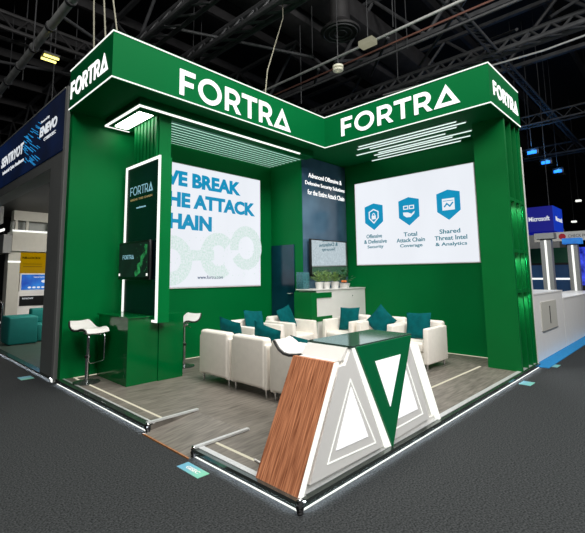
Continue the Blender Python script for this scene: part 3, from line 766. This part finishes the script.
m_ = MB(t); m_.tube([(.22, 10.9, .05), (.22, 10.9, 1.0), (.32, 10.8, 1.08), (.42, 10.7, 1.0), (.42, 10.7, .05)], .025, 8); m_.build('frame', 'chrome', t)
MB(t).rbox(.16, .48, 10.92, 11.3, .45, .50, .01, 2).build('seat', 'white', t)
t = thing('screen_panel', 'pale lit screen at the left picture edge under the portal', 'screen', (.4, 11, 3))
MB(t).box(.36, .45, 11.4, 14, 3.20, 3.70).build('casing', 'midgrey', t)
MB(t).box(.35, .36, 11.45, 14, 3.24, 3.66).build('screen_face', mat('pale_lilac_screen', (190, 195, 225), emit=.75, noise=.1, scale=1), t)
t = thing('booth_edging', 'white glowing edge of the neighbouring platform', 'edge trim', (0, 9, 0))
MB(t).box(0.0, .02, 5.32, 14, .004, .012).build('base_light', 'led', t); MB(t).box(-.03, -.015, 5.34, 14, .042, .048).build('added_glow_strip', 'ledglow', t); MB(t).box(-.036, -.031, 5.34, 14, .03, .056).build('lip', 'edge', t); MB(t).box(-.032, .08, 5.34, 14, .050, .056).build('profile', 'edge', t)  # strip behind the lip is added for carpet glow; the lip hides it

# ================================================================== RIGHT NEIGHBOURS
o = MB().box(6.68, 16, -.15, .12, 0, .012).build('blue_carpet_edge', 'bluecarpet'); tag(o, 'bright blue carpet border along the white counters', 'carpet')
t = thing('white_counter', 'long white counter wall right of the green tower', 'counter', (8, .3, 0))
MB(t).box(6.78, 9.6, .10, .70, .012, 1.28).build('body', 'white', t)
MB(t).box(6.74, 9.62, .09, .74, 1.28, 1.31).build('worktop', 'white', t)
MB(t).box(7.55, 8.85, .085, .10, .55, 1.12).build('door_panel', 'beige', t)
m_ = MB(t); m_.box(8.20, 8.24, .078, .086, .66, 1.02); m_.build('panel_mark', 'ink', t)
MB(t).box(7.6, 8.85, .078, .086, .53, .55).build('panel_rail', 'midgrey', t)
t = thing('white_counter', 'second white counter, at the right picture edge', 'counter', (11, .3, 0))
MB(t).box(9.64, 15, .10, .80, .012, 1.10).build('body', 'white', t)
MB(t).box(9.64, 15, .09, .84, 1.10, 1.13).build('worktop', 'white', t)
m_ = MB(); m_.prism([(7.0, 1.31), (7.28, 1.31), (7.16, 1.47), (7.06, 1.52)], frY(0), -.5, -.46)
o = m_.build('desk_card', 'white'); tag(o, 'small white card standing on the first white counter', 'card')
for (y0, y1, z1, capm, lb, x) in ((1.30, 1.62, 3.12, 'midgrey', 'grey pillar with a lit strip, nearer the green tower', 15.0), (.68, .98, 2.95, 'tvblue', 'grey pillar with lit strip and blue cap', 15.8)):
    t = thing('light_pillar', lb, 'pillar', (x, (y0+y1)/2, 0), group='lit pillars of the right booth')
    MB(t).box(x, x+.3, y0, y1, 0, z1).build('shaft', 'midgrey', t)
    MB(t).box(x-.1, x+.35, y0-.12, y1+.12, z1-.2, z1).build('cap', capm, t)
    yc = (y0+y1)/2
    MB(t).box(x-.02, x, yc-.03, yc+.03, 0, z1-.25).build('light_strip', 'led', t)
t = thing('booth_beam_sign', 'white beam sign with a red round mark and dark lettering', 'sign', (16, 1, 3))
MB(t).box(16.4, 16.7, -1.5, 2.10, 2.90, 3.24).build('beam', 'beige', t)
m_ = MB(t); fr = frX(16.4); m_.prism(arc(-1.20, 3.07, .11, .11, 0, 360, 16)[:-1], fr, 0, .01); m_.build('round_mark', 'red', t)
text_into(MB(t), 'CHECK POINT', fr, -1.02, -.25, 3.02, 3.13).build('lettering', 'ink', t)
t = thing('hanging_sign', 'blue hanging box sign with white lettering beyond the tower', 'sign', (16, 1.7, 4))
x0 = 17.0
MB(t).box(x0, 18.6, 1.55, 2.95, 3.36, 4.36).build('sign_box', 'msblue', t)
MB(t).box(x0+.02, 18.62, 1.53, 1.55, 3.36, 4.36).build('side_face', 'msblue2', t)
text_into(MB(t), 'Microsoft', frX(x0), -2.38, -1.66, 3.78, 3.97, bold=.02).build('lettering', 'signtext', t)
text_into(MB(t), 'Microsoft', frY(1.53), x0+.35, 18.5, 3.78, 3.97, bold=.02).build('lettering', 'signtext', t)
fr = frX(x0)
for i, (a, c, cc) in enumerate(((-2.62, 3.88, (240, 80, 30)), (-2.53, 3.88, (120, 185, 0)), (-2.62, 3.79, (0, 160, 240)), (-2.53, 3.79, (255, 185, 0)))):
    MB(t).prism([(a, c), (a+.07, c), (a+.07, c+.07), (a, c+.07)], fr, 0, .008).build('logo_square', mat('logo_square_%d' % i, cc, emit=.8), t)
m_ = MB(t)
for y in (1.8, 2.7): m_.tube([(17.8, y, 4.36), (17.8, y, 13)], .012, 6)
m_.build('hanging_wire', 'steel', t)
t = thing('led_wall', 'glowing blue video wall at the right picture edge', 'screen', (18, .5, 1.5))
MB(t).box(17.5, 17.7, -1.2, 1.05, 0, 2.75).build('casing', 'blackmat', t)
MB(t).box(17.48, 17.5, -1.2, 1.0, 1.25, 2.70).build('screen_face', 'blueled', t)
m_ = MB(t); fr = frX(17.48)
m_.prism([(-.70, 2.2), (-.50, 2.2), (-.48, 2.5), (-.68, 2.55)], fr, 0, .01); m_.stroke([(-.62, 1.9), (-.45, 2.05)], .08, fr, 0, .01); m_.stroke([(-.62, 2.05), (-.45, 1.9)], .08, fr, 0.001, .012); m_.build('screen_shapes', 'signtext', t)
# stands deeper in the hall
t = thing('dark_blue_stand', 'low blue fronted stand with white stripe behind the counters', 'exhibition stand', (19, 3, 0))
MB(t).box(18.2, 19, 1.2, 4.5, 0, 2.05).build('body', mat('stand_blue', (30, 80, 130), .5), t)
MB(t).box(18.18, 18.2, 1.2, 4.5, 1.45, 1.52).build('light_stripe', 'led', t)
t = thing('green_stand', 'green and dark stand half hidden by the lit pillars', 'exhibition stand', (20, 2.5, 0))
MB(t).box(21, 22, 1.0, 4.4, 0, 2.9).build('body', mat('stand_green', (10, 84, 54), .5), t)
MB(t).box(20.98, 21, 1.2, 4.2, .6, 2.2).build('dark_opening', 'blackmat', t)
t = thing('beige_stand', 'beige topped stand beside the white edge of the tower', 'exhibition stand', (24, 3.9, 0))
MB(t).box(23.5, 25, 2.6, 6.0, 2.6, 4.1).build('top', 'beige', t)
MB(t).box(23.6, 25, 2.7, 6.0, 0, 2.6).build('body', mat('stand_teal', (30, 90, 120), .5, emit=.15), t)
t = thing('orange_lamp_shade', 'orange lit shade under the white beam sign', 'lamp', (18, .2, 3))
MB(t).lathe([(.30, 2.88), (.26, 2.98), (.12, 3.06)], (18.2, .25, 0), 16).build('shade', 'orange', t)
MB(t).tube([(18.2, .25, 3.06), (18.2, .25, 13)], .01, 6).build('cord', 'black', t)

# ================================================================== ROOF
def truss_y(x, z, y0, y1, label, h=.55, r=.05, mt='steel'):
    t = thing('roof_truss', label, 'truss', (x, y0, z))
    m_ = MB(t)
    for dx, dz in ((-h/2, 0), (h/2, 0), (0, h)): m_.tube([(x+dx, y0, z+dz), (x+dx, y1, z+dz)], r, 8)
    m_.build('chords', mt, t)
    m_ = MB(t); n = max(2, int((y1-y0)/h/1.4)); st = (y1-y0)/n
    for i in range(n):
        a = y0+i*st
        m_.tube([(x-h/2, a, z), (x, a+st/2, z+h)], r*.5, 6); m_.tube([(x, a+st/2, z+h), (x-h/2, a+st, z)], r*.5, 6)
        m_.tube([(x+h/2, a, z), (x-h/2, a+st, z)], r*.5, 6)
    m_.build('lattice', mt, t); return t
def truss_x(y, z, x0, x1, label, h=.6, r=.06, mt='steel'):
    t = thing('roof_truss', label, 'truss', (x0, y, z))
    m_ = MB(t)
    for dy, dz in ((-h/2, 0), (h/2, 0), (0, h)): m_.tube([(x0, y+dy, z+dz), (x1, y+dy, z+dz)], r, 8)
    m_.build('chords', mt, t)
    m_ = MB(t); n = max(2, int((x1-x0)/h/1.3)); st = (x1-x0)/n
    for i in range(n):
        a = x0+i*st
        m_.tube([(a, y-h/2, z), (a+st/2, y, z+h)], r*.5, 6); m_.tube([(a+st/2, y, z+h), (a+st, y-h/2, z)], r*.5, 6)
        m_.tube([(a, y+h/2, z), (a+st, y-h/2, z)], r*.5, 6)
    m_.build('lattice', mt, t); return t
def girder(x, z0, z1, y0, y1, step, label):
    t = thing('roof_girder', label, 'girder', (x, y0, z0))
    m_ = MB(t)
    for z in (z0, z1): m_.box(x-.09, x+.09, y0, y1, z-.07, z+.07)
    m_.build('chords', 'steel', t)
    m_ = MB(t); y = y0; k = 0
    while y < y1-.1:
        m_.tube([(x, y, (z0, z1)[k % 2]), (x, y+step, (z1, z0)[k % 2])], .065, 8); y += step; k += 1
    m_.build('web', 'steel', t)
girder(10.6, 9.6, 11.8, -8, 30, 1.9, 'deep steel girder with wide V webs beyond the diffuser')
girder(15.6, 9.8, 12.0, -10, 30, 2.1, 'deep steel girder with wide V webs over the far right aisle')
girder(4.6, 10.4, 12.4, 4, 34, 2.0, 'deep steel girder with wide V webs above the left canopy arm')
t = thing('roof_pipe', 'pale grey pipe with couplings crossing the upper left corner', 'pipe', (.8, 10, 8.5))
MB(t).tube([(.88, 5, 8.5), (.85, 22, 8.5)], .11, 14).build('tube', 'pipe', t)
for i in range(9): MB(t).tube([(.87, 6.5+i*1.5, 8.5), (.87, 6.6+i*1.5, 8.5)], .145, 12).build('coupling', 'steel', t)
truss_y(3.65, 9.0, 2.0, 26, 'steel lattice truss above the left canopy arm', .5, .07)
truss_y(5.35, 9.0, 2.0, 26, 'second steel lattice truss above the canopy corner', .45, .09)
t = thing('twin_pipe', 'pair of parallel grey pipes running above the right canopy arm', 'pipe', (8.1, 0, 8.5))
for dx, dz in ((-.18, 0), (.25, -.35)): MB(t).tube([(8.1+dx, -6, 8.5+dz), (8.1+dx, 30, 8.5+dz)], .04, 8).build('tube', 'pipe' if dx < 0 else 'steel', t)
truss_x(1.85, 9.0, 7.0, 40, 'long lattice truss running away above the right end', .22, .04)
truss_y(12.4, 9.0, -8, 12, 'dark truss crossing beyond the right end', .4, .08)
truss_y(18.2, 8.1, -8, 14, 'far thin truss crossing beyond the blue lamps', .45, .04)
truss_y(26, 8.5, -12, 20, 'farthest truss low over the right background', .6, .06)
truss_x(12.5, 9.4, -4, 40, 'dark truss across the background above the left arm', .7, .07, 'duct')
for z, y, n_, lb in ((10.6, 7.2, 0, 'big dark duct above the left arm'), (10.8, 6.0, 1, 'big dark duct above the canopy corner')):
    t = thing('air_duct', lb, 'duct', (10, y, z))
    MB(t).rbox(4.8+2*n_, 34, y-.5, y+.5, z, z+.8, .05, 2).build('duct_run', 'duct', t)
t = thing('air_diffuser', 'round black ceiling diffuser above the canopy corner', 'diffuser', (7.57, 4.73, 9))
m_ = MB(t); m_.lathe([(.58, 0), (.60, .05), (.30, .35), (.30, 1.85)], (7.57, 4.73, 9.0), 32); m_.build('cone', 'duct', t)
m_ = MB(t)
for r_ in (.18, .34, .50): m_.tube([(7.57+r_*math.cos(a*math.pi/16), 4.73+r_*math.sin(a*math.pi/16), 8.98) for a in range(32)], .022, 6, closed=True)
m_.build('ring', 'steel', t)
def hang(name, label, cat, x, y, z, h_=13): 
    t = thing(name, label, cat, (x, y, z))
    MB(t).tube([(x, y, z+.1), (x, y, h_)], .014, 6).build('cord', 'steel', t); return t
t = hang('ring_lamp', 'small pale ring lamp hanging below the diffuser', 'lamp', 6.89, 4.37, 7.45)
m_ = MB(t); m_.tube([(6.89, 4.37, 7.5), (6.89, 4.37, 7.56)], .15, 16); m_.build('housing', 'ringwhite', t)
m_ = MB(t); m_.tube([(6.89+.11*math.cos(a*math.pi/10), 4.37+.11*math.sin(a*math.pi/10), 7.44) for a in range(20)], .04, 8, closed=True); m_.build('ring', 'ringwhite', t)
t = hang('lamp_box', 'small cream flood lamp on the truss above the canopy', 'lamp', 7.19, 3.57, 8.0)
MB(t).rbox(7.05, 7.33, 3.36, 3.80, 7.95, 8.12, .02, 2).build('housing', mat('cream_lamp', (215, 212, 180), emit=.35), t)
t = hang('pendant_lamp', 'twin tube lamp with warm yellow light at the upper left', 'lamp', 1.14, 10.4, 8.0)
MB(t).rbox(.92, 1.36, 10.2, 10.6, 8.05, 8.10, .01, 2).build('housing', 'steel', t)
for y in (10.27, 10.52): MB(t).tube([(.94, y, 8.0), (1.34, y, 8.0)], .035, 8).build('tube', 'yellamp', t)
for i, (x, nm) in enumerate(((18.25, 'nearest'), (20.65, 'middle'), (23.15, 'farthest'))):
    t = hang('blue_spotlight', 'blue glowing spotlight, %s of the three beyond the tower' % nm, 'spotlight', x, 2.34, 7.1)
    t['group'] = 'blue spotlights'
    MB(t).rbox(x-.02, x+.5, 2.08, 2.58, 6.82, 7.12, .02, 2).build('housing', 'black', t)
    MB(t).box(x-.06, x-.02, 2.16, 2.50, 6.86, 6.99).build('lens', 'bluespot', t)
    d = bpy.data.lights.new('blue_spot_glow', 'POINT'); d.energy = 30; d.color = (.1, .4, 1); d.shadow_soft_size = .1
    lo_ = bpy.data.objects.new('blue_spot_glow', d); COL.objects.link(lo_); lo_.location = (x-.35-t.location.x, 0, -.05); lo_.parent = t
# bracing rods, hanging wires, cables
rods = [((8.1, 3.46, 8.5), (11.57, 6.1, 9.5)), ((8.1, 5.3, 8.5), (11.6, 6.0, 10.2)), ((8.1, 6.0, 8.5), (10.5, 8.1, 9.4)), ((3.6, 6.0, 9.3), (5.3, 8.4, 11)), ((3.6, 8.6, 9.3), (8.1, 6.2, 9)),
        ((8.1, 1.0, 8.9), (12.4, 4.5, 9.6)), ((12.4, -1.0, 9.3), (8.1, 1.8, 10.5)), ((12.4, 1.2, 9.6), (16, 3.5, 11.5)), ((12.4, .3, 9.6), (15, -2, 11.8)), ((.9, 9, 8.6), (3.6, 11, 9.2)), ((-1, 12, 8), (3.6, 15, 10))]
for i, (a, c) in enumerate(rods):
    o = MB().tube([a, c], .05, 8).build('brace_rod', 'steel')
    tag(o, 'slanting dark steel brace rod under the black roof', 'brace', 'slanting roof braces')
wires = [(random.uniform(-3, 3.2), random.uniform(10, 24)) for _ in range(16)]+[(random.uniform(6, 12), random.uniform(3, 12)) for _ in range(7)]+[(random.uniform(13, 26), random.uniform(-2, 5)) for _ in range(6)]
for i, (x, y) in enumerate(wires):
    z = random.uniform(7.2, 9.5)
    o = MB().tube([(x, y, z), (x+random.uniform(-.05, .05), y, 13)], .018, 6).build('hanger_rod', 'steel')
    tag(o, 'thin vertical hanger rod below the dark roof', 'rod', 'vertical hanger rods')
for i, q in enumerate((((.25, 4.3, 5.225), (.30, 4.7, 7.0), (.4, 5.2, 9), (.6, 5.4, 13)), ((.40, 4.1, 5.225), (.38, 4.6, 7), (.5, 5.2, 9.2), (.8, 5.6, 13)), ((.15, 4.55, 5.225), (.2, 4.8, 6.4), (.3, 5.2, 9), (.4, 5.6, 13)), ((3.4, 3.8, 5.225), (3.9, 4.2, 6.3), (5.2, 4.9, 8.5), (5.3, 5.0, 9)))):
    o = MB().tube(q, .014, 6).build('hanging_cable', 'rope')
    tag(o, 'pale cable hanging onto the canopy, %s' % ('leftmost of the three at the left end', 'middle of the three at the left end', 'rightmost of the three at the left end', 'single one near the inner corner')[(1, 2, 0, 3)[i]], 'cable', 'cables holding the canopy')
m_ = MB(); m_.tube([(8.3, -6, 8.35), (8.2, 3, 8.35), (8.3, 20, 8.35)], .03, 6); o = m_.build('reddish_pipe', 'copper'); tag(o, 'thin reddish pipe along the truss above the right arm', 'pipe')
m_ = MB(); m_.tube([(12.3, -4, 8.75), (12.3, .5, 8.55), (12.3, 1.6, 8.6), (12.3, 6, 8.9)], .03, 6); o = m_.build('sagging_cable', 'pipe'); tag(o, 'pale sagging cable under the far right truss', 'cable')
# purlins under the deck
for i in range(12):
    o = MB().box(-10, 50, 1+i*3.2, 1.15+i*3.2, 12.3, 12.7).build('roof_purlin', 'duct'); tag(o, 'long dark purlin under the black roof deck', 'purlin', 'roof purlins')
# small lit spots deep in the hall
for i, (y, z, x) in enumerate(((2.6, 6.2, 30), (1.2, 5.4, 31), (.3, 5.0, 28), (-.6, 5.9, 27), (3.4, 5.2, 33), (2.2, 4.8, 36), (-.2, 4.6, 34))):
    t = hang('hall_lamp', 'tiny white lamp hanging far back in the hall', 'lamp', x, y, z); t['group'] = 'far hall lamps'
    MB(t).rbox(x-.1, x+.1, y-.15, y+.15, z, z+.12, .02, 2).build('housing', 'ledsoft', t)
for o in bpy.data.objects:
    if '_local' in o: del o['_local']
